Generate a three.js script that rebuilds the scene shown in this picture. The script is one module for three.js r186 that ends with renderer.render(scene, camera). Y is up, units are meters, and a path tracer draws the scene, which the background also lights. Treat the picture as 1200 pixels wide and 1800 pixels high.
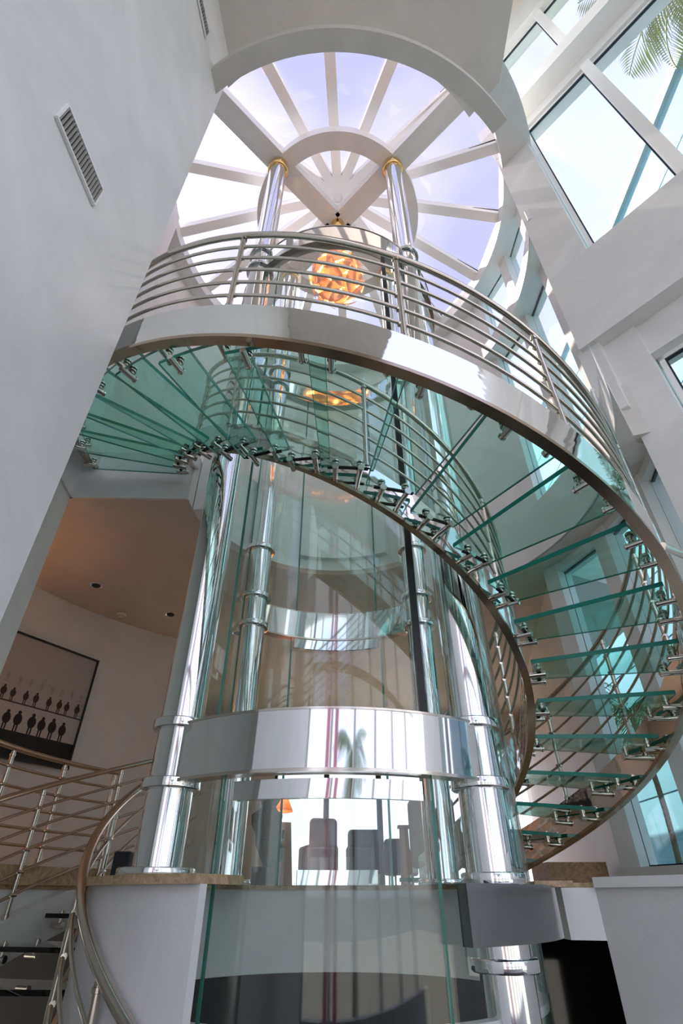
import * as THREE from 'three';
import { mergeGeometries, mergeVertices, toCreasedNormals } from 'three/addons/utils/BufferGeometryUtils.js';
import { RoundedBoxGeometry } from 'three/addons/geometries/RoundedBoxGeometry.js';

// ---------------------------------------------------------------- camera, sky, sun, exposure
const scene = new THREE.Scene();
const camera = new THREE.PerspectiveCamera(89.05, 1200 / 1800, 0.05, 400);
camera.position.set(0.098, 0, 4.608);
camera.rotation.set(0.6361, 0.006, 0, 'YXZ');

const renderer = new THREE.WebGLRenderer({ antialias: true });
renderer.toneMapping = THREE.LinearToneMapping;
renderer.toneMappingExposure = 1.2;
renderer.shadowMap.enabled = true;

let seed = 7;
const rnd = () => { seed = (seed * 1664525 + 1013904223) >>> 0; return seed / 4294967296; };
function hash3(x, y, z) { let h = (x * 374761393 + y * 668265263 + z * 2147483647) | 0; h = Math.imul(h ^ (h >>> 13), 1274126177); h ^= h >>> 16; return (h >>> 0) / 4294967296; }
function noise3(x, y, z) {
  const X = Math.floor(x), Y = Math.floor(y), Z = Math.floor(z), s = (t) => t * t * (3 - 2 * t);
  const u = s(x - X), v = s(y - Y), w = s(z - Z), L = (a, b, t) => a + (b - a) * t;
  return L(L(L(hash3(X, Y, Z), hash3(X + 1, Y, Z), u), L(hash3(X, Y + 1, Z), hash3(X + 1, Y + 1, Z), u), v),
    L(L(hash3(X, Y, Z + 1), hash3(X + 1, Y, Z + 1), u), L(hash3(X, Y + 1, Z + 1), hash3(X + 1, Y + 1, Z + 1), u), v), w);
}
function fbm(x, y, z, n = 5) { let a = 0, k = 0.5; for (let i = 0; i < n; i++) { a += k * noise3(x, y, z); x *= 2.03; y *= 2.03; z *= 2.03; k *= 0.5; } return a; }

const SUN = new THREE.Vector3(-0.48, 1, -0.50).normalize();
const SKY = 1.75;                                                    // brightness of the day's sky
{
  const W = 1024, H = 512, d = new Float32Array(W * H * 4);
  for (let j = 0; j < H; j++) for (let i = 0; i < W; i++) {
    const el = ((j + 0.5) / H - 0.5) * Math.PI, az = ((i + 0.5) / W - 0.5) * 2 * Math.PI;
    const x = Math.cos(el) * Math.cos(az), y = Math.sin(el), z = Math.cos(el) * Math.sin(az);
    const up = Math.max(0, y), q = Math.pow(1 - up, 3);
    let r = 0.54 + 0.30 * q, g = 0.58 + 0.32 * q, b = 0.88 + 0.10 * q;
    const c = fbm(x * 2.2 + 3, y * 3.2 + 1, z * 2.2 + 9), cl = Math.min(1, Math.max(0, (c - 0.40) / 0.22));
    const w = cl * cl * (3 - 2 * cl) * 0.85;
    r += (1.02 - r) * w; g += (1.02 - g) * w; b += (1.06 - b) * w;
    if (y < 0) { const k = Math.min(1, -y * 6); r += (0.42 - r) * k; g += (0.43 - g) * k; b += (0.42 - b) * k; }
    const o = (j * W + i) * 4; d[o] = r * SKY; d[o + 1] = g * SKY; d[o + 2] = b * SKY; d[o + 3] = 1;
  }
  const t = new THREE.DataTexture(d, W, H, THREE.RGBAFormat, THREE.FloatType);
  t.mapping = THREE.EquirectangularReflectionMapping; t.magFilter = THREE.LinearFilter; t.minFilter = THREE.LinearFilter;
  t.colorSpace = THREE.LinearSRGBColorSpace; t.needsUpdate = true;
  scene.background = t;
}
const sun = new THREE.DirectionalLight(0xfff1dc, 11);
sun.position.copy(SUN).multiplyScalar(40); sun.castShadow = true; sun.shadow.mapSize.set(2048, 2048);
Object.assign(sun.shadow.camera, { left: -14, right: 14, top: 14, bottom: -14, near: 1, far: 90 });
scene.add(sun, sun.target);

// ---------------------------------------------------------------- helpers
const R = (d) => d * Math.PI / 180;
const V = (x, y, z) => new THREE.Vector3(x, y, z);
const pol = (r, deg, y) => V(r * Math.cos(R(deg)), y, r * Math.sin(R(deg)));
const used = {};
function numbered(name) { const n = used[name] = (used[name] ?? -1) + 1; return n ? `${name}_${String(n).padStart(3, '0')}` : name; }
function tag(o, label, category, group, kind) { if (label) o.userData.label = label; if (category) o.userData.category = category; if (group) o.userData.group = group; if (kind) o.userData.kind = kind; return o; }
function thing(name, label, category, group, at = [0, 0, 0], turn = 0) { const g = new THREE.Group(); g.name = numbered(name); g.position.set(...at); g.rotation.y = turn; scene.add(g); return tag(g, label, category, group); }
function mesh(name, geo, mat, parent) { const m = new THREE.Mesh(Array.isArray(geo) ? merge(geo) : geo, mat); m.name = parent ? name : numbered(name); m.castShadow = m.receiveShadow = true; (parent || scene).add(m); return m; }
function merge(list) { return list.length === 1 ? list[0] : mergeGeometries(list.map((g) => { g = g.index ? g.toNonIndexed() : g; for (const k of Object.keys(g.attributes)) if (!['position', 'normal', 'uv'].includes(k)) g.deleteAttribute(k); g.morphAttributes = {}; g.clearGroups(); return g; })); }
function single(name, geo, mat, label, category, group) { return tag(mesh(name, geo, mat), label, category, group); }
function struct(name, geo, mat, label, category = 'wall') { return tag(mesh(name, geo, mat), label, category, null, 'structure'); }
function box(w, h, d, x = 0, y = 0, z = 0) { const g = new THREE.BoxGeometry(w, h, d); g.translate(x, y, z); return g; }
function cyl(r0, r1, h, x = 0, y = 0, z = 0, n = 24) { const g = new THREE.CylinderGeometry(r0, r1, h, n); g.translate(x, y, z); return g; }   // r0 top, y is the middle
function strip(P, Q, uv) {
  const pos = [], idx = [], uvs = [];
  for (let i = 0; i < P.length; i++) { pos.push(P[i].x, P[i].y, P[i].z, Q[i].x, Q[i].y, Q[i].z); uvs.push(uv[i][0], uv[i][1], uv[i][0], uv[i][2]); }
  for (let i = 0; i < P.length - 1; i++) { const a = 2 * i; idx.push(a, a + 1, a + 2, a + 2, a + 1, a + 3); }
  const g = new THREE.BufferGeometry();
  g.setAttribute('position', new THREE.Float32BufferAttribute(pos, 3)); g.setAttribute('uv', new THREE.Float32BufferAttribute(uvs, 2));
  g.setIndex(idx); g.computeVertexNormals(); return g;
}
// a bent box: radii r0 to r1, from angle f0 to f1 (degrees), heights y0 to y1 (numbers or functions of the angle)
function arc(r0, r1, y0, y1, f0, f1, step = 3) {
  const n = Math.max(1, Math.ceil(Math.abs(f1 - f0) / step)), Y0 = typeof y0 === 'function' ? y0 : () => y0, Y1 = typeof y1 === 'function' ? y1 : () => y1;
  const A = [], B = [], C = [], D = [], uv = [], uh = [], full = Math.abs(f1 - f0) >= 359.99;
  for (let i = 0; i <= n; i++) {
    const f = f0 + (f1 - f0) * i / n, l = Y0(f), h = Y1(f);
    A.push(pol(r0, f, l)); B.push(pol(r1, f, l)); C.push(pol(r1, f, h)); D.push(pol(r0, f, h));
    uv.push([R(f) * r1, l, h]); uh.push([R(f) * r1, 0, r1 - r0]);
  }
  const rev = uv.map(([a, b, c]) => [a, c, b]);
  const out = [strip(B, C, uv), strip(D, A, rev), strip(C, D, uh), strip(A, B, uh)];
  if (!full) {
    const e = n, w = [[0, 0, r1 - r0], [1, 0, r1 - r0]];
    out.push(strip([A[0], D[0]], [D[0], C[0]].map((p, i) => (i ? C[0] : B[0])), w));
    out.push(strip([A[e], B[e]], [D[e], C[e]], w));
    out[4] = quad(A[0], D[0], C[0], B[0]); out[5] = quad(A[e], B[e], C[e], D[e]);
  }
  return merge(out);
}
function quad(a, b, c, d) {
  const g = new THREE.BufferGeometry();
  g.setAttribute('position', new THREE.Float32BufferAttribute([a, b, c, a, c, d].flatMap((p) => [p.x, p.y, p.z]), 3));
  const w = a.distanceTo(b), h = b.distanceTo(c);
  g.setAttribute('uv', new THREE.Float32BufferAttribute([0, 0, w, 0, w, h, 0, 0, w, h, 0, h], 2)); g.computeVertexNormals(); return g;
}
// a tube through points, closed at both ends
function tube(pts, r, n = 8) {
  const pos = [], nor = [], uv = [], idx = []; let N = null, len = 0;
  pts.forEach((p, i) => {
    const t = (pts[i + 1] || p).clone().sub(pts[i - 1] || p).normalize();
    if (!N) { N = Math.abs(t.y) < 0.9 ? V(0, 1, 0) : V(1, 0, 0); }
    N = N.clone().addScaledVector(t, -N.dot(t)).normalize(); const B = t.clone().cross(N);
    if (i) len += p.distanceTo(pts[i - 1]);
    for (let k = 0; k <= n; k++) { const a = k / n * 2 * Math.PI, d = N.clone().multiplyScalar(Math.cos(a)).addScaledVector(B, Math.sin(a)); pos.push(p.x + d.x * r, p.y + d.y * r, p.z + d.z * r); nor.push(d.x, d.y, d.z); uv.push(k / n * 2 * Math.PI * r, len); }
    if (i) for (let k = 0; k < n; k++) { const a = (i - 1) * (n + 1) + k, b = a + n + 1; idx.push(a, a + 1, b, b, a + 1, b + 1); }
  });
  for (const [i, s] of [[0, -1], [pts.length - 1, 1]]) {
    const t = (pts[i + 1] || pts[i]).clone().sub(pts[i - 1] || pts[i]).normalize().multiplyScalar(s), c = pos.length / 3, p = pts[i];
    pos.push(p.x + t.x * r * 0.4, p.y + t.y * r * 0.4, p.z + t.z * r * 0.4); nor.push(t.x, t.y, t.z); uv.push(0, 0);
    for (let k = 0; k <= n; k++) { const o = (i * (n + 1) + k) * 3; pos.push(pos[o], pos[o + 1], pos[o + 2]); nor.push(t.x, t.y, t.z); uv.push(0, 0); }
    for (let k = 0; k < n; k++) s > 0 ? idx.push(c, c + 1 + k, c + 2 + k) : idx.push(c, c + 2 + k, c + 1 + k);
  }
  const g = new THREE.BufferGeometry();
  g.setAttribute('position', new THREE.Float32BufferAttribute(pos, 3)); g.setAttribute('normal', new THREE.Float32BufferAttribute(nor, 3)); g.setAttribute('uv', new THREE.Float32BufferAttribute(uv, 2)); g.setIndex(idx); return g;
}
const rod = (a, b, r, n = 10) => tube([a, b], r, n);
function around(r, f0, f1, y, step = 3) { const n = Math.max(2, Math.ceil(Math.abs(f1 - f0) / step)), o = [], Y = typeof y === 'function' ? y : () => y; for (let i = 0; i <= n; i++) { const f = f0 + (f1 - f0) * i / n; o.push(pol(r, f, Y(f))); } return o; }
// a flat plate with outline [[x, z], ...] between heights y0 and y1
function plate(pts, y0, y1) {
  const s = new THREE.Shape(pts.map(([x, z]) => new THREE.Vector2(x, z)));
  const g = new THREE.ExtrudeGeometry(s, { depth: y1 - y0, bevelEnabled: false }); g.rotateX(Math.PI / 2); g.translate(0, y1, 0); return g;
}
const arcPts = (r, f0, f1, step = 3) => around(r, f0, f1, 0, step).map((p) => [p.x, p.z]);
// a straight slab of wall from p to q ([x, z]), thickness t to the right of p->q
function slab(p, q, y0, y1, t) { const dx = q[0] - p[0], dz = q[1] - p[1], l = Math.hypot(dx, dz), nx = -dz / l * t, nz = dx / l * t; return plate([p, q, [q[0] + nx, q[1] + nz], [p[0] + nx, p[1] + nz]], y0, y1); }
function lathe(pts, n = 24) { return new THREE.LatheGeometry(pts.map(([x, y]) => new THREE.Vector2(x, y)), n); }
function bar(a, b, w, h) {                                          // a rectangular bar from a to b, w wide, h high
  const d = b.clone().sub(a), l = d.length(), g = new THREE.BoxGeometry(w, h, l);
  const m = new THREE.Matrix4().lookAt(a, b, Math.abs(d.y) / l > 0.98 ? V(1, 0, 0) : V(0, 1, 0)); g.applyMatrix4(m); g.translate((a.x + b.x) / 2, (a.y + b.y) / 2, (a.z + b.z) / 2); return g;
}

// ---------------------------------------------------------------- textures and materials
function tex(size, fn, srgb, rep = 1) {
  const d = new Uint8Array(size * size * 4);
  for (let j = 0; j < size; j++) for (let i = 0; i < size; i++) { const c = fn(i / size, j / size), o = (j * size + i) * 4; d[o] = c[0]; d[o + 1] = c[1]; d[o + 2] = c[2]; d[o + 3] = 255; }
  const t = new THREE.DataTexture(d, size, size); t.wrapS = t.wrapT = THREE.RepeatWrapping; t.magFilter = THREE.LinearFilter; t.minFilter = THREE.LinearMipmapLinearFilter; t.generateMipmaps = true;
  if (srgb) t.colorSpace = THREE.SRGBColorSpace; t.repeat.set(rep, rep); t.needsUpdate = true; return t;
}
// noise that repeats every unit, built on a circle in each direction
const tile = (u, v, f, s = 0) => { const a = u * 2 * Math.PI, b = v * 2 * Math.PI; return fbm(Math.cos(a) * f + 7 + s, Math.sin(a) * f + Math.cos(b) * f + 3, Math.sin(b) * f + 11 - s, 4); };
const plasterBump = tex(256, (u, v) => { const n = 255 * (0.7 * tile(u, v, 9) + 0.3 * tile(u, v, 1.5, 5)); return [n, n, n]; }, false, 1.4);
const plasterTone = tex(256, (u, v) => { const n = 243 + 18 * (tile(u, v, 1.2, 2) - 0.5) + 6 * (tile(u, v, 8, 4) - 0.5); return [n, n, n]; }, true, 0.4);
const stoneMap = tex(512, (u, v) => { const n = tile(u, v, 3, 1), m = tile(u, v, 12, 6), k = 1 - 0.30 * Math.pow(Math.abs(2 * n - 0.95), 0.6) - 0.22 * (m - 0.5); return [206 * k, 178 * k, 142 * k]; }, true, 1.2);
const waveBump = tex(256, (u, v) => { const n = 255 * tile(u, v * 0.0 + v, 1.1, 3); return [n, n, n]; }, false, 0.55);
const sidingTone = tex(256, (u, v) => { const n = 235 + 30 * (tile(u, v, 2, 8) - 0.5); return [n, n, n]; }, true, 0.3);
const lin = (r, g, b) => new THREE.Color().setRGB(r, g, b);
const S = (o) => new THREE.MeshStandardMaterial(o), P = (o) => new THREE.MeshPhysicalMaterial(o);
const M = {
  plaster: S({ color: lin(0.88, 0.88, 0.87), map: plasterTone, bumpMap: plasterBump, bumpScale: 0.0012, roughness: 0.55 }),
  satin: S({ color: lin(0.88, 0.88, 0.87), map: plasterTone, roughness: 0.32 }),
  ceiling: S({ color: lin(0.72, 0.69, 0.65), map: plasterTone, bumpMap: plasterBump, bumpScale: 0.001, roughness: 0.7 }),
  white: S({ color: lin(0.90, 0.90, 0.89), roughness: 0.4 }),
  chrome: S({ color: lin(0.86, 0.87, 0.87), metalness: 1, roughness: 0.05 }),
  mirror: S({ color: lin(0.84, 0.83, 0.81), metalness: 1, roughness: 0.045, bumpMap: waveBump, bumpScale: 0.004 }),
  bronze: S({ color: lin(0.46, 0.36, 0.27), metalness: 1, roughness: 0.2 }),
  greySteel: S({ color: lin(0.30, 0.31, 0.32), metalness: 1, roughness: 0.12 }),
  steel: S({ color: lin(0.66, 0.60, 0.53), metalness: 1, roughness: 0.16 }),
  fitting: S({ color: lin(0.70, 0.66, 0.60), metalness: 1, roughness: 0.14 }),
  darkMetal: S({ color: lin(0.03, 0.03, 0.03), metalness: 0.6, roughness: 0.35 }),
  gold: S({ color: lin(0.80, 0.55, 0.22), metalness: 1, roughness: 0.18 }),
  pane: P({ color: lin(0.955, 0.968, 0.985), transmission: 1, thickness: 0, roughness: 0, ior: 1.5 }),
  roofPane: P({ color: lin(0.58, 0.55, 0.60), transmission: 1, thickness: 0, roughness: 0, ior: 1.5 }),
  shaftGlass: P({ color: lin(0.945, 0.978, 0.965), transmission: 1, thickness: 0, roughness: 0, ior: 1.5 }),
  glassEdge: P({ color: lin(0.10, 0.42, 0.34), transmission: 0.6, thickness: 0, roughness: 0.25 }),
  tread: P({ color: 0xffffff, transmission: 1, thickness: 0.03, roughness: 0.0, ior: 1.5, attenuationColor: lin(0.66, 0.93, 0.86), attenuationDistance: 0.035 }),
  treadEdge: P({ color: lin(0.03, 0.42, 0.33), transmission: 0.45, thickness: 0, roughness: 0.25 }),
  gasket: S({ color: lin(0.02, 0.025, 0.04), roughness: 0.6 }),
  ventSlat: S({ color: lin(0.42, 0.41, 0.38), roughness: 0.5 }),
  stone: S({ map: stoneMap, roughness: 0.45 }),
  black: S({ color: lin(0.006, 0.006, 0.007), roughness: 0.07 }),
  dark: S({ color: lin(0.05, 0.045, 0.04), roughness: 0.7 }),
  siding: S({ color: lin(0.16, 0.42, 0.53), map: sidingTone, roughness: 0.7 }),
  cap: S({ color: lin(0.20, 0.38, 0.46), roughness: 0.5 }),
  leather: S({ color: lin(0.012, 0.013, 0.018), roughness: 0.45 }),
  lavender: S({ color: lin(0.22, 0.15, 0.25), roughness: 0.8 }),
  beige: S({ color: lin(0.52, 0.43, 0.36), roughness: 0.8 }),
  rock: S({ color: lin(0.16, 0.15, 0.14), roughness: 0.85, bumpMap: plasterBump, bumpScale: 0.02 }),
  leaf: P({ color: lin(0.16, 0.26, 0.07), roughness: 0.5, transmission: 0.25, thickness: 0 }),
  leafPale: P({ color: lin(0.34, 0.42, 0.14), roughness: 0.5, transmission: 0.35, thickness: 0 }),
  trunk: S({ color: lin(0.22, 0.16, 0.11), roughness: 0.9, bumpMap: plasterBump, bumpScale: 0.02 }),
  ground: S({ color: lin(0.30, 0.30, 0.27), roughness: 0.9 }),
  wood: S({ color: lin(0.30, 0.14, 0.06), roughness: 0.5 }),
};

// the right wall is a plane turned 40 degrees: a runs along it, k is its distance from the axis
const NW = [Math.cos(R(40)), -Math.sin(R(40))], FW = [Math.sin(R(40)), Math.cos(R(40))];
const onR = (a, k = 1.463) => [NW[0] * k + FW[0] * a, NW[1] * k + FW[1] * a];
const seg = (a0, a1, y0, y1, k0, k1) => plate([onR(a0, k0), onR(a1, k0), onR(a1, k1), onR(a0, k1)], y0, y1);
// ================================================================ THE SETTING
const FLOOR = 0.08, CEIL = 3.55, UPPER = 4.25;                      // main floor, its ceiling, the upper floor
// ---- main floor: open over the lower stair at the front left
{
  const out = [...arcPts(2.9, 172, 218), ...arcPts(1.64, 218, 360), [1.86, 0.06], [3.3, 2.3], [3.75, 2.3], [3.6, -1.7], [4.75, -2.2], [4.75, -11], [-7, -11], [-7, 0.42]];
  struct('floor', plate(out, -0.24, FLOOR - 0.03), M.white, 'main floor slab with white painted edge around the lift', 'floor');
  const top = [...arcPts(2.88, 172, 218), ...arcPts(1.60, 218, 358), [1.92, -0.06], [3.1, -0.5], [3.1, -1.6], [4.75, -2.3], [4.75, -11], [-7, -11], [-7, 0.42]];
  struct('floor', plate(top, FLOOR - 0.03, FLOOR), M.stone, 'beige travertine paving on the main floor', 'floor');
}
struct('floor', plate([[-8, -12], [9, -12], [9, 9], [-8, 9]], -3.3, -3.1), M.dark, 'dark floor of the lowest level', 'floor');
// ---- drum under the lift, its inside wall and stone rim
struct('wall_drum', arc(1.56, 1.62, -3.1, 0.05, 112, 219), M.plaster, 'round white drum wall under the left chrome column', 'wall');
struct('trim_1', arc(1.22, 1.66, 0.05, FLOOR + 0.012, 112, 219), M.stone, 'thin beige stone rim on top of the round white drum', 'trim');
struct('wall_pit', arc(1.42, 1.5, -0.53, 0.05, 219, 352), M.plaster, 'curved white wall behind the glass below the main floor', 'wall');
struct('trim_2', arc(1.40, 1.64, 0.05, FLOOR + 0.004, 219, 375), M.stone, 'beige stone edge of the main floor behind the lift', 'trim');
struct('wall_fascia', arc(1.44, 1.52, -0.2, 0.055, 15, 62), M.greySteel, 'grey steel clad slab edge beside the right chrome column', 'wall');
// ---- lower right: wall under the window ledge with a dark gap beside it
struct('wall_lower_right', [slab([1.86, 0.06], [3.5, 2.62], -3.1, 0.05, -0.3), slab([1.92, 0.02], [3.1, -1.4], -0.24, 0.05, -0.3)], M.plaster, 'scuffed pale wall below the right window ledge', 'wall');
struct('trim_3', slab([1.84, 0.10], [3.5, 2.66], 0.05, 0.11, -1.2), M.white, 'white window ledge on top of the lower right wall', 'trim');
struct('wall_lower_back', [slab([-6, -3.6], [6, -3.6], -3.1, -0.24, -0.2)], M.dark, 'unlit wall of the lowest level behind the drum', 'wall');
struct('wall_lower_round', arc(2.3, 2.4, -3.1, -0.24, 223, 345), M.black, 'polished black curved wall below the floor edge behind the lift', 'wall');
// ---- upper floor with the round opening
{
  const out = [...arcPts(1.63, 178, 303), ...arcPts(2.88, 303, 379.5), ...arcPts(3.4, 379.5, 333), [4.75, -2.4], [4.75, -11], [-7, -11], [-7, 0.1], [-2.93, 0.1]];
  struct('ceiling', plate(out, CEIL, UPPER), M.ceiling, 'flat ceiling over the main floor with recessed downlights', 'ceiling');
  struct('wall_landing', [slab([-2.93, 0.11], [-1.63, 0.07], CEIL - 0.01, UPPER - 0.02, -0.03), arc(2.90, 2.95, CEIL - 0.01, UPPER, 165, 178.3)], M.satin, 'white slab edge under the glass stair landing', 'wall');
  struct('wall_fascia', [arc(1.5, 1.62, CEIL - 0.02, 4.66, 184, 303), arc(1.42, 1.52, 3.68, 4.66, 250, 297)], M.white, 'curved white fascia behind the lift at the upper floor', 'wall');
  struct('wall_gallery', [arc(2.86, 2.89, CEIL, 4.3, 303, 379.5), plate([...arcPts(2.875, 18.5, 37, 1.5), onR(2.6, 1.66), onR(2.72, 1.9), onR(2.4, 1.95)], CEIL - 0.006, 4.05)], M.satin, 'curved white slab edge of the right gallery', 'wall');
}
// ---- round room on the main floor and the living room behind
struct('wall_round_room', arc(4.72, 4.9, FLOOR, CEIL, 176, 238), M.plaster, 'curved white wall of the round room with the framed print', 'wall');
struct('wall_left_return', slab([-4.9, 0.3], [-2.93, 0.3], -3.1, CEIL, -0.2), M.plaster, 'short wall closing the round room on the left', 'wall');
struct('wall_back_left', slab([-2.55, -4.05], [-3.6, -9.4], FLOOR, CEIL, 0.15), M.plaster, 'plain living room wall on the far left', 'wall');
struct('wall_back_right', slab([3.05, -1.62], [4.6, -9.4], FLOOR, CEIL, -0.15), M.plaster, 'plain living room wall on the far right', 'wall');
{
  const w = tag(new THREE.Group(), 'tall living room window wall far behind the lift', 'window', null, 'structure'); w.name = 'window_1'; scene.add(w);
  const z = -8.6, x0 = -1.5, x1 = 4.4;
  mesh('header', box(x1 - x0, 0.8, 0.2, (x0 + x1) / 2, 3.15, z), M.plaster, w); mesh('side_wall', box(2.2, 3.47, 0.2, x0 - 1.1, 1.815, z), M.plaster, w);
  const n = 5;
  for (let i = 0; i <= n; i++) mesh('mullion', box(0.12, 2.7, 0.14, x0 + (x1 - x0) * i / n, 1.42, z), M.gasket, w);
  for (let i = 0; i < n; i++) mesh('pane', box((x1 - x0) / n - 0.12, 2.66, 0.012, x0 + (x1 - x0) * (i + 0.5) / n, 1.42, z), M.pane, w);
}
// ---- left wall, close to the camera
{
  const d = [Math.sin(R(3.5)), -Math.cos(R(3.5))];
  const far = [-1.44, 2.45], near = [far[0] - d[0] * 6.5, far[1] - d[1] * 6.5];
  struct('wall_left', slab(far, near, -3.1, 9.35, 0.5), M.plaster, 'tall smooth white wall on the left with air vents', 'wall');
  struct('wall_stair_left', arc(2.93, 3.2, -3.1, 10.1, 124, 178.2), M.plaster, 'curved white wall beside the stair on the left', 'wall');
}
// ---- solid round wall of the upper floor
struct('wall_upper_back', arc(3.2, 3.45, UPPER, 9.8, 178.2, 333), M.plaster, 'round white wall behind the lift on the upper floor', 'wall');
// ---- ceiling in front of the skylight, and what closes the room behind the camera
{
  const c = plate([...arcPts(2.72, 124, 44), [2.30, 2.3], [2.12, 9], [-1.9, 9], [-1.55, 2.5]], 9.2, 9.9);
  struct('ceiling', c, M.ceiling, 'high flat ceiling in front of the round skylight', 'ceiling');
}
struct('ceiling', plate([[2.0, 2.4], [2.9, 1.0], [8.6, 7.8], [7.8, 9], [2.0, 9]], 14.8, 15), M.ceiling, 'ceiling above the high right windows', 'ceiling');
struct('wall_clerestory', slab([2.28, 2.35], [2.12, 9], 9.3, 14.8, 0.1), M.plaster, 'upper wall facing the high right windows', 'wall');
{
  const w = tag(new THREE.Group(), 'large window wall behind the photographer', 'window', null, 'structure'); w.name = 'window_2'; scene.add(w);
  const z = 8.9;
  mesh('sill', box(11, 1.6, 0.3, 3.4, -2.3, z), M.plaster, w); mesh('header', box(11, 1.9, 0.3, 3.4, 8.6, z), M.plaster, w);
  for (const x of [-1.8, 0.05, 1.9, 3.75, 5.6, 7.45]) mesh('mullion', box(0.16, 9.2, 0.2, x, 3.1, z), M.white, w);
  mesh('transom', box(11, 0.16, 0.2, 3.4, 3.9, z), M.white, w);
  for (let i = 0; i < 5; i++) for (const y of [1.17, 5.8]) mesh('pane', box(1.69, y < 3 ? 5.3 : 3.6, 0.012, -0.87 + i * 1.85, y, z), M.pane, w);
}
for (const [x, where] of [[-0.2, 'left'], [0.42, 'right']]) {         // what the chrome and the lift glass mirror as thin pink streaks
  const n = 28, a = [], b = [], uv = [], w = 0.26;
  for (let i = 0; i <= n; i++) { const u = i / n, z = 8.55 + 0.03 * Math.sin(u * 22); a.push(V(x - w / 2 + w * u, -3.05, z)); b.push(V(x - w / 2 + w * u, 7.6, z)); uv.push([u * w, 0, 10.6]); }
  const t = thing('curtain', `rose pink curtain behind the photographer, the ${where} one of two`, 'curtain', 'pink curtains behind the photographer');
  mesh('drape', [strip(b, a, uv), strip(a.map((p) => p.clone().add(V(0, 0, -0.012))), b.map((p) => p.clone().add(V(0, 0, -0.012))), uv)], P({ color: lin(0.93, 0.62, 0.72), roughness: 0.95, transmission: 0.7, thickness: 0, side: THREE.DoubleSide }), t);
  mesh('curtain_rod', rod(V(x - 0.2, 7.63, 8.55), V(x + 0.2, 7.63, 8.55), 0.015), M.steel, t);
}
// ---- right wall
{
  const E = 9.5, k = 1.463;
  struct('wall_right', [
    seg(2.51, E, 4.92, 6.36, k, k + 0.5), seg(2.51, 3.03, 6.36, 10.45, k, k + 0.4), seg(2.60, 3.03, 10.45, 15, k, k + 0.4),
    seg(3.03, E, 10.45, 11.05, k + 0.1, k + 0.4), seg(2.6, E, 13.8, 15, k, k + 0.4), seg(5.75, E, 6.3, 14, k, k + 0.4)], M.plaster, 'big white wall on the right between the high windows and the ledge', 'wall');
  struct('trim_4', seg(2.45, E, 10.72, 11.08, k - 0.2, k + 0.34), M.white, 'heavy white beam above the large right window', 'trim');
  struct('wall_right_lower', [seg(2.66, 3.05, -0.24, 4.92, k + 0.16, k + 0.5), seg(2.46, 2.7, 3.9, 4.92, k + 0.06, k + 0.5), seg(3.05, E, 4.46, 4.92, k + 0.2, k + 0.5), seg(3.05, E, -0.24, 0.3, k + 0.2, k + 0.5), seg(5.6, E, 0.2, 4.6, k + 0.2, k + 0.5)], M.plaster, 'white pier and lintel around the lower right window', 'wall');
  const win = (name, label, a0, a1, y0, y1, stops, kk) => {
    const w = tag(new THREE.Group(), label, 'window', null, 'structure'); w.name = name; scene.add(w);
    const f = 0.05;
    mesh('frame', [seg(a0, a1, y0, y0 + f, kk - 0.03, kk + 0.04), seg(a0, a1, y1 - f, y1, kk - 0.03, kk + 0.04), seg(a0, a0 + f, y0, y1, kk - 0.03, kk + 0.04)], M.white, w);
    mesh('gasket', [seg(a0 + f, a1, y0 + f, y0 + f + 0.015, kk - 0.02, kk + 0.02), seg(a0 + f, a1, y1 - f - 0.015, y1 - f, kk - 0.02, kk + 0.02), seg(a0 + f, a0 + f + 0.015, y0 + f, y1 - f, kk - 0.02, kk + 0.02)], M.gasket, w);
    const s = [a0, ...stops, a1];
    for (const m of stops) { mesh('mullion', seg(m - 0.07, m + 0.07, y0, y1, kk - 0.12, kk + 0.05), M.white, w); mesh('gasket', [seg(m - 0.085, m - 0.07, y0 + f, y1 - f, kk - 0.02, kk + 0.02), seg(m + 0.07, m + 0.085, y0 + f, y1 - f, kk - 0.02, kk + 0.02)], M.gasket, w); }
    for (let i = 0; i + 1 < s.length; i++) mesh('pane', seg(s[i] + 0.08, s[i + 1] - 0.08, y0 + f, y1 - f, kk - 0.004, kk + 0.004), M.pane, w);
  };
  win('window_3', 'large high window in the right wall with palm fronds outside', 3.05, 5.75, 6.36, 10.45, [4.18, 5.5], k + 0.18);
  win('window_4', 'topmost strip window above the heavy white beam on the right', 3.05, 5.75, 11.05, 13.8, [4.18, 5.5], k + 0.18);
  win('window_5', 'lower right window beside the white pier with palm leaves outside', 3.07, 5.6, 0.3, 4.46, [], k + 0.34);
}
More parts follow.
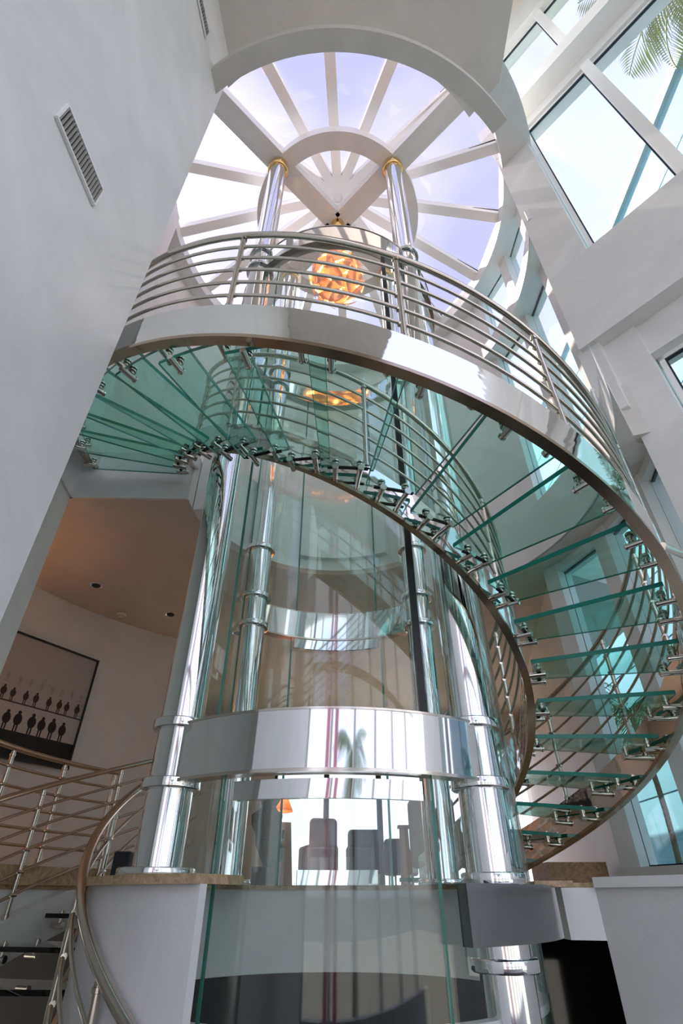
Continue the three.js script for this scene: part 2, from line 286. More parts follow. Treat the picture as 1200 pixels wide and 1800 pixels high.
// ---- faceted glazing at the back right
{
  const vs = [21.5, 6, -10.5, -27];
  const w = tag(new THREE.Group(), 'faceted full height glazing behind the stair on the right', 'window', null, 'structure'); w.name = 'window_6'; scene.add(w);
  const pt = (r, f) => { const p = pol(r, f, 0); return [p.x, p.z]; };
  const facet = (f0, f1, y0, y1, tr) => {
    const a = pt(3.3, f0 - 1.8), b = pt(3.3, f1 + 1.8);
    mesh('pane', slab(a, b, y0, y1, 0.01), M.pane, w);
    mesh('gasket', [slab(a, b, y0, y0 + 0.02, 0.03), slab(a, b, y1 - 0.02, y1, 0.03)], M.gasket, w);
    for (const f of [f0 - 1.8, f1 + 1.8]) mesh('gasket', bar(pol(3.3, f, y0), pol(3.3, f, y1), 0.02, 0.03), M.gasket, w);
  };
  for (let i = 0; i < 3; i++) { facet(vs[i], vs[i + 1], 0.22, 3.45); facet(vs[i], vs[i + 1], 4.42, 7.85); facet(vs[i], vs[i + 1], 8.1, 9.8); }
  for (const f of vs.slice(1)) { const m = (y0, y1) => mesh('mullion', arc(3.18, 3.42, y0, y1, f - 2, f + 2), M.satin, w); m(0.11, CEIL); m(UPPER, 7.85); m(8.1, 9.8); }
  mesh('sill', arc(3.1, 3.42, 0.05, 0.22, -28, 17), M.satin, w); mesh('head', arc(3.2, 3.42, 3.45, CEIL, -28, 17), M.satin, w); mesh('sill', arc(3.12, 3.42, UPPER, 4.42, -28, 17), M.satin, w);
}
struct('trim_5', arc(2.92, 3.13, 7.88, 8.05, 46, 124.5), M.ceiling, 'curved white beam arching below the skylight', 'trim');
struct('trim_6', arc(2.96, 3.42, 7.85, 8.12, -27, 21), M.satin, 'curved white transom across the right glazing', 'trim');

// ================================================================ SKYLIGHT
{
  const w = tag(new THREE.Group(), 'round glass skylight with white spokes over the lift', 'skylight', null, 'structure'); w.name = 'window_7'; scene.add(w);
  const y0 = 10.02, r = 2.98, yh = 11.22;
  mesh('ring_beam', arc(2.94, 3.42, 9.78, 10.06, 0, 360), M.satin, w);
  const hub = mesh('hub', lathe([[0, -0.05], [0.2, -0.05], [0.26, 0], [0.26, 0.05], [0.15, 0.1], [0, 0.12]], 32), M.white, w); hub.position.y = yh;
  for (let i = 0; i < 16; i++) {
    const f = 2.2 + 22.5 * i;
    mesh('spoke', bar(pol(0.12, f, yh), pol(r, f, y0 + 0.05), 0.17, 0.15), M.white, w);
    const a = pol(0.16, f, yh + 0.05), b = pol(r, f, y0 + 0.12), c = pol(r, f + 22.5, y0 + 0.12), d = pol(0.16, f + 22.5, yh + 0.05);
    mesh('pane', quad(a, b, c, d), M.roofPane, w);
    mesh('seal', [bar(pol(0.3, f + 1.8, yh - 0.01), pol(r, f + 1.8, y0 + 0.075), 0.012, 0.02)], M.gasket, w);
  }
}
{
  const t = thing('lift_canopy_frame', 'white ring and cross beams resting on the chrome columns under the skylight', 'beam');
  for (const f of [44.5, 134.5, 224.5, 314.5]) mesh('cross_beam', bar(pol(0.1, f, 10.12), pol(2.98, f, 10.12), 0.34, 0.22), M.satin, t);
  mesh('ring_beam', arc(1.21, 1.48, 10.0, 10.24, 0, 360), M.satin, t);
  mesh('centre_boss', lathe([[0, -0.22], [0.1, -0.22], [0.13, -0.14], [0.13, 0.02], [0.16, 0.1], [0, 0.14]], 28), M.gold, t).position.y = 10.0;
}

// ================================================================ THE GLASS LIFT
{
  const ringGeo = lathe([[0.135, -0.03], [0.172, -0.03], [0.18, -0.022], [0.18, 0.022], [0.172, 0.03], [0.135, 0.03]], 36);
  const goldGeo = lathe([[0.135, -0.09], [0.165, -0.09], [0.172, -0.05], [0.172, 0.05], [0.165, 0.09], [0.135, 0.09]], 36);
  const baseGeo = lathe([[0.13, 0], [0.215, 0], [0.22, 0.006], [0.22, 0.034], [0.212, 0.04], [0.13, 0.04]], 36);
  const col = (deg, y0, rings, label) => {
    const p = pol(deg === 134.5 ? 1.385 : 1.345, deg === 134.5 ? 135.8 : deg, 0), t = thing('chrome_column', label, 'column', 'chrome columns around the glass lift', [p.x, y0, p.z]);
    mesh('shaft', cyl(0.14, 0.14, 10 - y0, 0, (10 - y0) / 2, 0, 64), M.chrome, t);
    if (y0 > 0) mesh('base_plate', baseGeo, M.chrome, t);
    for (const y of rings) mesh('collar', ringGeo, M.chrome, t).position.y = y - y0;
    tag(mesh('top_collar', goldGeo, M.gold, t), 'gold collar').position.y = 9.9 - y0;
    return t;
  };
  col(134.5, FLOOR + 0.012, [0.56, 0.91, 6.6, 6.98], 'front left chrome column standing on the white drum');
  col(45.5, -3.1, [-0.29, 0.08, 0.56, 0.91, 6.6, 6.98], 'front right chrome column running down past the main floor');
  col(225, FLOOR, [2.48, 2.84, 3.5, 6.6, 6.98], 'back left chrome column with the capital below the white fascia');
  col(315, FLOOR, [2.48, 2.84, 3.5, 6.6, 6.98], 'back right chrome column seen through the lift glass');

  const e = thing('lift_enclosure', 'round teal tinted glass lift shaft with chrome bands', 'lift shaft');
  const RG = 1.37, G = 6.4;
  const panel = (f0, f1, y0, y1) => {
    const p = mesh('glass_panel', arc(RG - 0.005, RG + 0.005, y0, y1, f0, f1, 2), M.shaftGlass, e);
    mesh('glass_edge', [bar(pol(RG, f0, y0), pol(RG, f0, y1), 0.006, 0.012), bar(pol(RG, f1, y0), pol(RG, f1, y1), 0.006, 0.012)], M.glassEdge, p);
  };
  panel(51, 64, -3.0, 0.56); panel(64.4, 115.6, -3.0, 0.44); panel(116, 129, -3.0, 0.56);           // front, below the band
  panel(51, 64, 0.9, 6.58); panel(65, 120.8, 0.9, 6.58); panel(121.2, 129, 0.9, 6.58);
  tag(mesh('mullion', bar(pol(RG, 64.5, 0.9), pol(RG, 64.5, 6.58), 0.03, 0.05), M.darkMetal, e), 'dark upright beside the front right column');                                           // front, above it
  panel(140.5, 179.7, FLOOR + 0.012, 6.58); panel(180.3, 219, FLOOR + 0.012, 6.58);                  // left
  panel(321, 359.7, -0.5, 6.58); panel(0.3, 39.5, -3.0, 6.58);                                       // right
  panel(231, 247, FLOOR, 2.48); panel(247.5, 292.5, FLOOR, 2.34); panel(293, 309, FLOOR, 2.48); panel(231, 248.8, 2.84, 6.58); panel(249.2, 290.8, 2.84, 6.58); panel(291.2, 309, 2.84, 6.58);   // back
  const band = (r0, r1, y0, y1, f0, f1) => { const b = mesh('band', arc(r0, r1, y0, y1, f0, f1, 2), M.chrome, e); mesh('band_lip', arc(r0 - 0.04, r1 + 0.012, y0 - 0.012, y0 + 0.006, f0, f1, 2), M.steel, b); mesh('band_lip', arc(r0, r1 + 0.008, y1 - 0.006, y1 + 0.006, f0, f1, 2), M.steel, b); };
  band(1.38, 1.44, 0.57, 0.90, 44, 136); band(1.36, 1.42, 2.48, 2.83, 225, 315); band(1.33, 1.40, 6.58, 6.96, 0, 360);
  mesh('door_header', arc(1.31, 1.345, 0.44, 0.54, 66, 114, 2), M.chrome, e); mesh('door_header', arc(1.31, 1.345, 2.34, 2.45, 248, 292, 2), M.chrome, e);
  mesh('threshold', arc(1.36, 1.40, FLOOR + 0.004, 0.2, 255, 287, 2), M.chrome, e);

  mesh('base_ring', arc(1.29, 1.36, -0.53, -0.49, 5, 175), M.satin, e);
}
// ---- pendant lamp on the axis of the lift
{
  const t = thing('pendant_lamp', 'glowing orange pendant globe of overlapping wood leaves inside the glass lift', 'lamp', null, [0, 8.2, 0]);
  mesh('rod', rod(V(0, 0.4, 0), V(0, 1.62, 0), 0.012), M.gold, t);
  const glow = P({ color: lin(0.86, 0.62, 0.42), roughness: 0.6, transmission: 0.35, thickness: 0, side: THREE.DoubleSide });
  const s = new THREE.Shape(); s.moveTo(-0.09, 0); s.quadraticCurveTo(-0.12, 0.13, 0, 0.25); s.quadraticCurveTo(0.12, 0.13, 0.09, 0); s.quadraticCurveTo(0, -0.05, -0.09, 0);
  const leaf = new THREE.ExtrudeGeometry(s, { depth: 0.004, bevelEnabled: false, curveSegments: 5 });
  { const p = leaf.attributes.position; for (let i = 0; i < p.count; i++) { const x = p.getX(i), y = p.getY(i) - 0.1; p.setZ(i, p.getZ(i) - (x * x + y * y) * 1.4); } leaf.computeVertexNormals(); leaf.translate(0, -0.1, 0); }
  for (let i = 0; i < 84; i++) {
    const y = 1 - 2 * (i + 0.5) / 84, a = i * 2.39996, r = Math.sqrt(1 - y * y), d = V(r * Math.cos(a), y, r * Math.sin(a));
    const m = mesh('shade_leaf', leaf, glow, t); m.position.copy(d).multiplyScalar(0.40 + 0.05 * (i % 3) / 2); m.lookAt(m.position.clone().multiplyScalar(2).add(t.position)); m.rotateZ(a * 1.7); m.rotateX(0.25);
  }
  const bulb = mesh('bulb', new THREE.SphereGeometry(0.09, 20, 14), S({ color: 0xffffff, emissive: lin(1, 0.55, 0.22), emissiveIntensity: 3 }), t); bulb.castShadow = false;
  const l = new THREE.PointLight(lin(1, 0.66, 0.38), 4, 0, 2); l.castShadow = true; t.add(l);
}

// ================================================================ THE GLASS STAIR
const K = 0.9682, hb = (f) => 0.9859 + K * R(f), RI = 1.632, RO = 2.74;
const smooth = (a, b, x) => { const t = Math.min(1, Math.max(0, (x - a) / (b - a))); return t * t * (3 - 2 * t); };
const fitGeo = (() => {                                             // along +x from the stringer; y 0 is the underside of the glass
  const g = [tube([V(0, -0.055, 0), V(0.125, -0.055, 0)], 0.02, 14), tube([V(0.118, -0.055, 0), V(0.13, -0.055, 0)], 0.026, 14)];
  for (const [y, r, h] of [[-0.02, 0.013, 0.06], [-0.006, 0.028, 0.012], [-0.03, 0.02, 0.012], [0.038, 0.028, 0.014], [0.05, 0.016, 0.012]]) g.push(cyl(r, r, h, 0.085, y, 0, 16));
  return merge(g);
})();
function treads(list, stair, mat, edge) {
  for (const [f0, f1, y] of list) {
    const m = mesh('tread', arc(RI + 0.05, RO - 0.05, y, y + 0.032, f0, f1, 1.5), mat, stair);
    const put = (r, f, out) => { const q = mesh('fitting', fitGeo, M.fitting, m); q.position.copy(pol(r, f, y)); q.rotation.y = -R(f) + (out ? Math.PI : 0); };
    if (edge) for (const f of [f0, f1]) mesh('polished_edge', bar(pol(RI + 0.052, f, y + 0.016), pol(RO - 0.052, f, y + 0.016), 0.003, 0.031), edge, m);
    if (edge) { mesh('polished_edge', arc(RI + 0.047, RI + 0.05, y, y + 0.031, f0, f1, 1.5), edge, m); mesh('polished_edge', arc(RO - 0.05, RO - 0.047, y, y + 0.031, f0, f1, 1.5), edge, m); }
    const fi = [f0 + 3.6, f1 - 3.6], fo = [f0 + 3, f1 - 3];
    for (const f of fi) put(RI, f, false);
    for (const f of fo) put(RO, f, true);
    mesh('support_bar', [arc(RI + 0.075, RI + 0.1, y - 0.04, y - 0.03, f0 + 1.6, f1 - 1.6)], M.darkMetal, m);
  }
}
function stringers(stair, h, f0, f1, floorY) {
  const lo = (f) => Math.max(h(f), floorY), hi = (f) => Math.max(h(f) + 0.335, floorY + 0.02);
  for (const [r0, r1, a] of [[RI - 0.032, RI, f0 - 3], [RO, RO + 0.045, f0]]) {
    const s = mesh('stringer', arc(r0, r1, lo, hi, a, f1, 2), M.mirror, stair);
    mesh('stringer_edge', arc(r0 - 0.012, r1 + 0.012, (f) => lo(f) - 0.018, (f) => lo(f) + 0.012, a, f1, 2), M.bronze, s);
  }
}
function railing(t, r, h, f0, f1, posts, top = 1.3, rails = [1.13, 0.97, 0.81, 0.65, 0.49], r1 = 0.024) {
  mesh('handrail', tube(around(r, f0, f1, (f) => h(f) + top, 2.5), r1, 12), M.steel, t);
  for (const o of rails) mesh('rail', tube(around(r, f0, f1, (f) => h(f) + o, 2.5), 0.0125, 8), M.steel, t);
  for (const f of posts) {
    const p = mesh('post', rod(pol(r, f, h(f) + 0.3), pol(r, f, h(f) + top - 0.03), 0.02, 14), M.steel, t);
    mesh('post_collar', rod(pol(r, f, h(f) + 0.33), pol(r, f, h(f) + 0.36), 0.028, 14), M.steel, p); mesh('post_collar', [rod(pol(r, f, h(f) + top - 0.07), pol(r, f, h(f) + top - 0.05), 0.026, 14), rod(pol(r, f, h(f) + top - 0.05), pol(r, f, h(f) + top), 0.012, 8)], M.steel, p);
    for (const o of rails) mesh('rail_clamp', rod(pol(r - 0.005, f - 0.6, h(f) + o), pol(r - 0.005, f + 0.6, h(f) + o), 0.018, 8), M.steel, p);
  }
}
{
  const s = thing('glass_staircase', 'curved glass staircase sweeping up around the lift to the landing', 'staircase');
  const H = [-55, -44.5, -33.5, -23, -11.6, 0.6, 12, 23.7, 35.4, 46.9, 58.2, 69.9, 81.1, 92.4, 103.6, 114.4, 124.4, 134.3, 144.4, 154.6, 164.8, 174.5];
  treads(H.map((f) => [f - 13.3, f, hb(f - 1.4 - 10.5 * smooth(85, 115, f)) + 0.08]), s, M.tread, M.treadEdge);
  stringers(s, hb, -57, 178, FLOOR);
  const o = thing('stair_railing', 'outer steel railing of the upper stair passing in front of the lift', 'railing');
  railing(o, RO + 0.016, hb, -54, 150, [-53, -31, -9.5, 13, 35.5, 58, 80.3, 103.6, 126.5, 149]);
  const i = thing('stair_railing', 'inner steel railing of the upper stair seen through the glass treads', 'railing');
  railing(i, RI - 0.016, hb, -56, 172, [-53, -9.5, 35.5, 80.3, 125, 170]);
  const b = thing('wall_anchor', 'horizontal steel anchor bar from the outer stringer to the right wall', 'anchor bar');
  mesh('arm', rod(V(2.075, 1.75, 1.865), V(3.05, 2.06, 1.05), 0.028, 14), M.steel, b); mesh('flange', rod(V(3.03, 2.055, 1.067), V(3.06, 2.063, 1.042), 0.055, 16), M.steel, b);
}
// ---- the stair down from the main floor at the left
{
  const h = (f) => hb(f) - 4.78, s = thing('lower_staircase', 'dark glass staircase going down at the lower left beside the drum', 'staircase');
  const list = []; for (let f = 216; f > 137; f -= 11.2) list.push([f - 13.3, f, h(f - 5) + 0.08]);
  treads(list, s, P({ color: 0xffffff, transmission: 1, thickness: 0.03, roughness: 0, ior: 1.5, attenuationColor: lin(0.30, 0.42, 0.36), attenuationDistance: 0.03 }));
  const lo = (f) => h(f) + 0.02, hi = (f) => Math.min(h(f) + 0.335, 0.05);
  tag(mesh('stringer', arc(RO, RO + 0.12, lo, hi, 124, 217, 2), M.satin, s), 'white plastered outer stringer');
  const si = mesh('stringer', arc(RI + 0.02, RI + 0.05, lo, hi, 124, 217, 2), M.mirror, s); mesh('stringer_edge', arc(RI + 0.014, RI + 0.056, (f) => lo(f) - 0.012, (f) => lo(f) + 0.012, 124, 217, 2), M.steel, si);
  const o = thing('stair_railing', 'outer steel railing sloping down at the lower left edge', 'railing'); railing(o, RO + 0.05, h, 124, 221, [130, 152, 175, 196, 214]);
  const i = thing('stair_railing', 'inner steel railing curling down in front of the white drum', 'railing'); railing(i, RI + 0.045, h, 95, 219, [105, 130, 155, 180, 205], 1.3, [1.1, 0.9, 0.7, 0.5], 0.03);
  const l = thing('landing_railing', 'level steel railing on the main floor below the framed print', 'railing'); railing(l, 2.98, () => 0.22 - 0.3, 179.5, 216, [190, 203, 215], 1.18, [1.03, 0.88, 0.73, 0.58, 0.45]);
  single('stone_curb', arc(2.84, 3.06, FLOOR, 0.22, 178.5, 230), M.stone, 'beige stone curb along the main floor edge on the left', 'curb');
}
// ---- guard rail at the right end of the upper floor
{
  const t = thing('guard_railing', 'small steel guard railing at the end of the upper floor behind the stair', 'railing');
  const A = pol(1.9, 303.5, 0), B = pol(2.82, 303.5, 0), at = (k, y) => V(A.x + (B.x - A.x) * k, y, A.z + (B.z - A.z) * k);
  mesh('handrail', rod(at(0, UPPER + 1.0), at(1, UPPER + 1.0), 0.022), M.steel, t);
  for (const y of [0.2, 0.36, 0.52, 0.68, 0.84]) mesh('rail', rod(at(0, UPPER + y), at(1, UPPER + y), 0.011), M.steel, t);
  for (const k of [0.05, 0.95]) mesh('post', rod(at(k, UPPER), at(k, UPPER + 0.99), 0.019), M.steel, t);
}

// ================================================================ FITTINGS ON WALLS AND CEILINGS
{
  const d = [Math.sin(R(3.5)), -Math.cos(R(3.5))], yaw = Math.PI / 2 - R(3.5);
  const vent = (x, y, z, w, h, n, turn, label) => {
    const t = thing('air_vent', label, 'vent', 'air vents in the white walls', [x, y, z], turn);
    mesh('frame', [box(w, 0.014, 0.02, 0, h / 2, 0), box(w, 0.014, 0.02, 0, -h / 2, 0), box(0.014, h, 0.02, -w / 2, 0, 0), box(0.014, h, 0.02, w / 2, 0, 0)], M.white, t);
    mesh('duct', box(w - 0.02, h - 0.02, 0.006, 0, 0, -0.008), M.dark, t);
    for (let i = 0; i < n; i++) { const m = mesh('slat', box(0.003, h - 0.02, 0.016), M.ventSlat, t); m.position.set(-w / 2 + w * (i + 0.5) / n, 0, 0.004); m.rotation.y = 0.35; }
    return t;
  };
  const wallX = (z) => -1.44 - (z - 2.45) * d[0] / -d[1] * 1 + 0.0;
  vent(wallX(3.36) + 0.012, 3.6, 3.36, 0.46, 0.2, 19, yaw, 'long air vent in the middle of the tall left wall');
  vent(wallX(3.2) + 0.012, 8.0, 3.28, 0.46, 0.2, 16, yaw, 'air vent high on the left wall next to the ceiling');
  const p = pol(2.92, 166, 7.2); vent(p.x + 0.01, p.y, p.z, 0.5, 0.22, 16, Math.PI / 2 + R(14), 'small air vent on the curved wall above the stair railing');
}
{
  const can = lathe([[0.055, 0.05], [0.062, 0], [0.085, -0.006], [0.09, 0], [0.09, 0.004]], 24);
  const spots = [[-3.42, -1.93, 'recessed ceiling downlight nearest the tall left wall'], [-2.62, -2.88, 'recessed ceiling downlight beside the front left chrome column'], [-1.7, -3.6, 'recessed ceiling downlight just left of the back left column'], [0.1, -2.9, 'recessed ceiling downlight seen through the middle of the lift']];
  for (const [x, z, label] of spots) {
    const t = thing('downlight', label, 'light', 'recessed downlights in the main floor ceiling', [x, CEIL - 0.004, z]);
    mesh('trim_ring', can, M.chrome, t); mesh('lamp', cyl(0.05, 0.05, 0.008, 0, 0, 0, 20), S({ color: lin(0.02, 0.02, 0.02), roughness: 0.3 }), t); mesh('baffle', lathe([[0.03, -0.004], [0.05, -0.01], [0.055, 0]], 20), M.darkMetal, t);
  }
  const t = thing('smoke_detector', 'small round white smoke detector on the ceiling by the curved wall', 'detector', null, [-3.38, CEIL, -2.86]);
  mesh('body', lathe([[0, -0.045], [0.03, -0.045], [0.045, -0.03], [0.07, -0.02], [0.075, 0], [0, 0]], 24), M.white, t); mesh('ring', lathe([[0.04, -0.036], [0.047, -0.044], [0.052, -0.03]], 24), M.ceiling, t);
}
// ---- framed print of figures in two rows on the curved wall
{
  const c = document.createElement('canvas'); c.width = 1024; c.height = 1024; const x = c.getContext('2d');
  x.fillStyle = '#b7b1ae'; x.fillRect(0, 0, 1024, 1024);
  for (let i = 0; i < 5000; i++) { const g = 120 + rnd() * 70; x.fillStyle = `rgba(${g},${g - 4},${g - 6},0.10)`; x.fillRect(rnd() * 1024, rnd() * 1024, 4 + rnd() * 26, 3 + rnd() * 12); }
  x.fillStyle = '#c2bcb9'; x.fillRect(0, 590, 1024, 230);
  for (let i = 0; i < 2600; i++) { const g = 110 + rnd() * 90; x.fillStyle = `rgba(${g},${g - 4},${g - 6},0.22)`; x.fillRect(rnd() * 1024, 590 + rnd() * 230, 2 + rnd() * 10, 2 + rnd() * 7); }
  x.fillStyle = '#3c3431'; x.fillRect(0, 582, 1024, 12);
  x.fillStyle = '#141012'; x.fillRect(0, 815, 1024, 209);
  const fig = (u, base, h, col) => { x.fillStyle = col; const w = h * 0.22; x.beginPath(); x.ellipse(u, base - h * 0.9, w * 0.42, h * 0.09, 0, 0, 7); x.fill(); x.beginPath(); x.ellipse(u, base - h * 0.58, w, h * 0.27, 0, 0, 7); x.fill(); x.fillRect(u - w * 0.5, base - h * 0.36, w * 0.36, h * 0.36); x.fillRect(u + w * 0.14, base - h * 0.36, w * 0.36, h * 0.36); };
  for (let i = 0; i < 9; i++) fig(60 + i * 112 + rnd() * 18, 430 + rnd() * 6, 78, 'rgba(120,112,110,0.35)');
  for (let i = 0; i < 9; i++) fig(50 + i * 112 + rnd() * 30, 586, 118 + rnd() * 16, '#3a2a22');
  for (let i = 0; i < 8; i++) fig(60 + i * 112 + rnd() * 30, 820, 168 + rnd() * 22, '#1a1416');
  const map = new THREE.CanvasTexture(c); map.colorSpace = THREE.SRGBColorSpace;
  const a = pol(4.7, 202.2, 0), b = pol(4.7, 219.6, 0), w = a.distanceTo(b), m = a.clone().add(b).multiplyScalar(0.5);
  const t = thing('framed_print', 'black framed print of small dark figures in two rows on the curved wall', 'picture', null, [m.x, 2.1, m.z], Math.atan2(-m.x, -m.z));
  const h = 1.47;
  mesh('frame', [box(w + 0.03, 0.022, 0.05, 0, h / 2, 0.02), box(w + 0.03, 0.022, 0.05, 0, -h / 2, 0.02), box(0.022, h, 0.05, -w / 2, 0, 0.02), box(0.022, h, 0.05, w / 2, 0, 0.02)], M.gasket, t);
  mesh('print', box(w, h, 0.012, 0, 0, 0.012), S({ map, roughness: 0.5 }), t);
}
single('speaker_box', new RoundedBoxGeometry(0.12, 0.17, 0.12, 3, 0.012).translate(-1.5, FLOOR + 0.097, 0.1), M.leather, 'small black box on the drum rim beside the left column', 'speaker');
single('stone_plinth', plate([[2.28, -2.2], [2.92, -2.2], [2.92, -2.8], [2.28, -2.8]], FLOOR, 0.3), M.stone, 'beige travertine block at the foot of the glass stair', 'plinth');

// ================================================================ LIVING ROOM BEHIND THE LIFT
{
  const s = thing('stone_sculpture', 'dark lumpy stone figure behind the left side of the lift', 'sculpture', null, [-0.98, FLOOR, -4.0]);
  const prof = [[0, 0.24], [0.1, 0.25], [0.15, 0.34], [0.19, 0.5], [0.16, 0.62], [0.2, 0.75], [0.22, 0.86], [0.13, 0.93], [0.1, 0.97], [0.14, 1.04], [0.12, 1.12], [0, 1.16]];
  const g = lathe(prof, 28), p = g.attributes.position; for (let i = 0; i < p.count; i++) { const x = p.getX(i), y = p.getY(i), z = p.getZ(i), k = 1 + 0.5 * (fbm(x * 6 + 4, y * 6, z * 6 + 2) - 0.5); p.setXYZ(i, x * k + 0.05 * Math.sin(y * 6), y, z * k); } g.computeVertexNormals();
  mesh('figure', g, M.rock, s); mesh('pedestal', [box(0.34, 0.24, 0.34, 0, 0.12, 0)], M.dark, s);
  const chair = (x, z, turn, mat, label, w = 0.72, hgt = 0.86) => {
    const t = thing('armchair', label, 'armchair', 'armchairs in the living room', [x, FLOOR, z], turn);
    mesh('seat', new RoundedBoxGeometry(w * 0.72, 0.2, 0.6, 4, 0.05).translate(0, 0.36, 0.04), mat, t);
    mesh('backrest', new RoundedBoxGeometry(w, hgt - 0.22, 0.16, 5, 0.075).translate(0, 0.22 + (hgt - 0.22) / 2, -0.3), mat, t);
    for (const q of [-1, 1]) { mesh('armrest', new RoundedBoxGeometry(0.14, 0.4, 0.66, 4, 0.06).translate(q * w * 0.43, 0.42, 0.02), mat, t); for (const r of [-0.24, 0.26]) mesh('leg', cyl(0.02, 0.015, 0.24, q * w * 0.36, 0.12, r, 10), M.steel, t); }
  };
  chair(0.44, -6.3, Math.PI, M.leather, 'black rounded armchair in the middle behind the lift glass', 0.6);
  chair(1.12, -7.0, Math.PI - 0.3, M.leather, 'smaller black armchair to the right of the middle one', 0.46, 0.78);
  chair(-0.36, -6.0, Math.PI + 0.3, M.lavender, 'dusky purple armchair left of the black armchair', 0.48, 1.0);
  chair(1.42, -3.9, Math.PI - 0.5, S({ color: lin(0.22, 0.22, 0.21), roughness: 0.8 }), 'grey quilted armchair at the right side of the lift glass', 0.66, 1.02);
  const lamp = (x, z, y, label) => {
    const t = thing('floor_lamp', label, 'lamp', 'living room lamps with orange shades', [x, FLOOR, z]);
    mesh('base', lathe([[0, 0], [0.14, 0], [0.14, 0.02], [0.02, 0.04], [0, 0.04]], 24), M.steel, t); mesh('pole', cyl(0.012, 0.012, y, 0, y / 2, 0, 10), M.steel, t);
    mesh('shade', lathe([[0.26, y - 0.14], [0.14, y + 0.12]], 28), P({ color: lin(0.85, 0.36, 0.10), roughness: 0.9, transmission: 0.4, thickness: 0, side: THREE.DoubleSide }), t);
    mesh('bulb', new THREE.SphereGeometry(0.05, 14, 10).translate(0, y, 0), S({ color: 0xffffff, emissive: lin(1, 0.5, 0.2), emissiveIntensity: 10 }), t).castShadow = false;
    const l = new THREE.PointLight(lin(1, 0.5, 0.2), 1.1, 0, 2); l.position.y = y; l.castShadow = true; t.add(l);
  };
  lamp(-1.0, -5.0, 1.16, 'floor lamp with orange shade above the stone figure'); lamp(1.5, -6.2, 1.05, 'floor lamp with orange shade behind the right armchair');
  lamp(-4.25, -0.25, 1.95, 'floor lamp with orange shade hidden beside the tall left wall');
  const e = thing('leaning_panel', 'pale grey panel leaning beside the stone figure', 'panel', null, [-0.82, FLOOR, -4.75], 0.5); const q = mesh('board', box(0.3, 0.85, 0.03, 0, 0.45, 0), M.beige, e); q.rotation.x = -0.18; mesh('stand', bar(V(0, 0.02, -0.32), V(0, 0.75, -0.08), 0.03, 0.03), M.dark, e);
  const b = thing('beige_column', 'slim beige pedestal between the black armchair and the orange lamp', 'pedestal', null, [1.08, FLOOR, -5.6]); mesh('plinth', box(0.22, 0.06, 0.22, 0, 0.03, 0), M.beige, b); mesh('body', cyl(0.075, 0.095, 0.78, 0, 0.45, 0, 24), M.beige, b); mesh('cap', box(0.2, 0.04, 0.2, 0, 0.86, 0), M.beige, b);
}

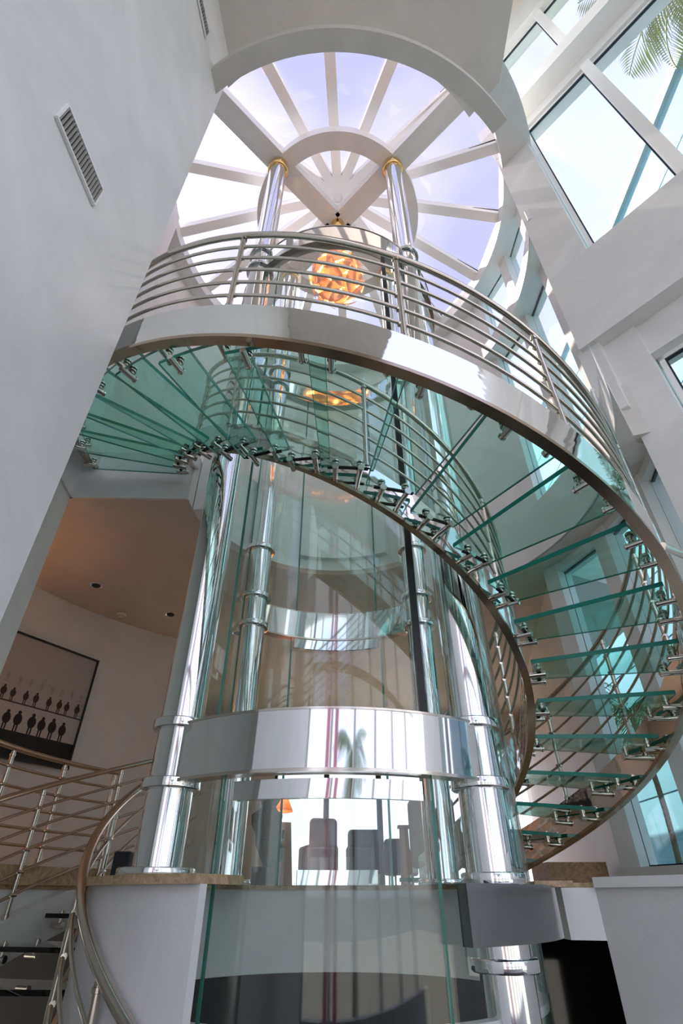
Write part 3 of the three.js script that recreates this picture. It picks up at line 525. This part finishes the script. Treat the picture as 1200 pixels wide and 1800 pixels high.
// ================================================================ OUTSIDE
tag(mesh('ground', plate([[-60, -60], [60, -60], [60, 60], [-60, 60]], -3.6, -3.4), M.ground), 'pale ground around the house', 'ground', null, 'structure');
{
  const t = thing('neighbouring_wing', 'pale teal wing of the house with wide boards outside the right windows', 'building');
  mesh('core', plate([[6.37, -14.5], [9.5, -14.5], [9.5, 3.0], [6.37, 3.0]], -3.4, 12.4), M.cap, t);
  for (let i = 0; i < 13; i++) for (let j = 0; j < 4; j++) mesh('wall_board', box(0.05, 1.17, 4.33, 6.34, -2.6 + i * 1.2, -12.3 + j * 4.37), M.siding, t);
  mesh('roof_cap', box(3.3, 0.12, 17.6, 7.9, 12.46, -5.75), M.cap, t); mesh('roof_lip', box(0.1, 0.26, 17.6, 6.28, 12.4, -5.75), M.cap, t);
}
function frondGeo(len, droop, leaflets, wid) {
  const P0 = [], g = []; for (let i = 0; i <= 12; i++) { const u = i / 12; P0.push(V(len * u * (1 - 0.18 * u * droop), len * (0.35 * u - droop * 0.75 * u * u), 0)); }
  g.push(tube(P0, 0.012, 5));
  for (let i = 2; i < leaflets; i++) for (const s of [-1, 1]) {
    const u = i / leaflets, k = Math.min(11, Math.floor(u * 12)), a = P0[k].clone().lerp(P0[k + 1], u * 12 - k), dir = P0[k + 1].clone().sub(P0[k]).normalize();
    const l = len * 0.36 * Math.sin(Math.PI * (0.12 + 0.86 * u)) + 0.05, o = V(0, 0, s).multiplyScalar(0.75).addScaledVector(dir, 0.65).add(V(0, -0.12 + 0.1 * rnd(), 0)).normalize();
    const tip = a.clone().addScaledVector(o, l).add(V(0, -l * (0.35 + 0.2 * rnd()), 0)), mid = a.clone().addScaledVector(o, l * 0.5).add(V(0, -l * 0.08, 0)), side = dir.clone().multiplyScalar(wid), up = V(0, 0.006, 0);
    const m = [a.clone(), mid.clone().add(side), mid.clone().sub(side), tip];
    const q = new THREE.BufferGeometry(); q.setAttribute('position', new THREE.Float32BufferAttribute([m[0], m[1], m[2], m[1], m[3], m[2], m[0], mid.clone().add(up), m[1], m[1], mid.clone().add(up), m[3]].flatMap((v) => [v.x, v.y, v.z]), 3)); q.setAttribute('uv', new THREE.Float32BufferAttribute(new Float32Array(24), 2)); q.computeVertexNormals(); g.push(q);
  }
  return merge(g);
}
{
  const long = [frondGeo(2.0, 0.7, 30, 0.022), frondGeo(2.2, 1.0, 32, 0.022), frondGeo(1.8, 1.35, 28, 0.022)];
  const palm = (x, y0, z, h, n, sc, mat, label) => {
    const t = thing('palm_tree', label, 'palm', 'palm trees outside the windows', [x, y0, z]);
    const pts = []; for (let i = 0; i <= 8; i++) pts.push(V(0.12 * Math.sin(i * 0.35), h * i / 8, 0.05 * i / 8));
    if (h > 0.3) mesh('trunk', tube(pts, 0.14 * Math.min(1, sc * sc), 12), M.trunk, t);
    const top = pts[8];
    for (let i = 0; i < n; i++) { const m = mesh('frond', long[i % 3], mat, t); m.position.copy(top); m.scale.setScalar(sc); m.rotation.set(0, i * 2.399, 0.5 - 0.9 * (i % 4) / 3, 'YXZ'); }
  };
  palm(5.85, -3.4, 3.1, 16.3, 20, 0.95, M.leafPale, 'tall sunlit palm beside the roof edge outside the highest right window');
  palm(4.55, -3.4, 1.0, 7.4, 18, 0.5, M.leaf, 'leafy palm outside the lower right window');
  palm(4.2, -0.4, -3.3, 2.6, 16, 0.5, M.leaf, 'short dark palm outside the faceted window behind the lowest treads');
  palm(2.2, -3.4, 11.5, 6.2, 16, 1.0, M.leaf, 'palm in front of the window wall behind the photographer');
}

scene.traverse((o) => { if (o.isMesh) { o.castShadow = o.receiveShadow = true; } });
renderer.render(scene, camera);
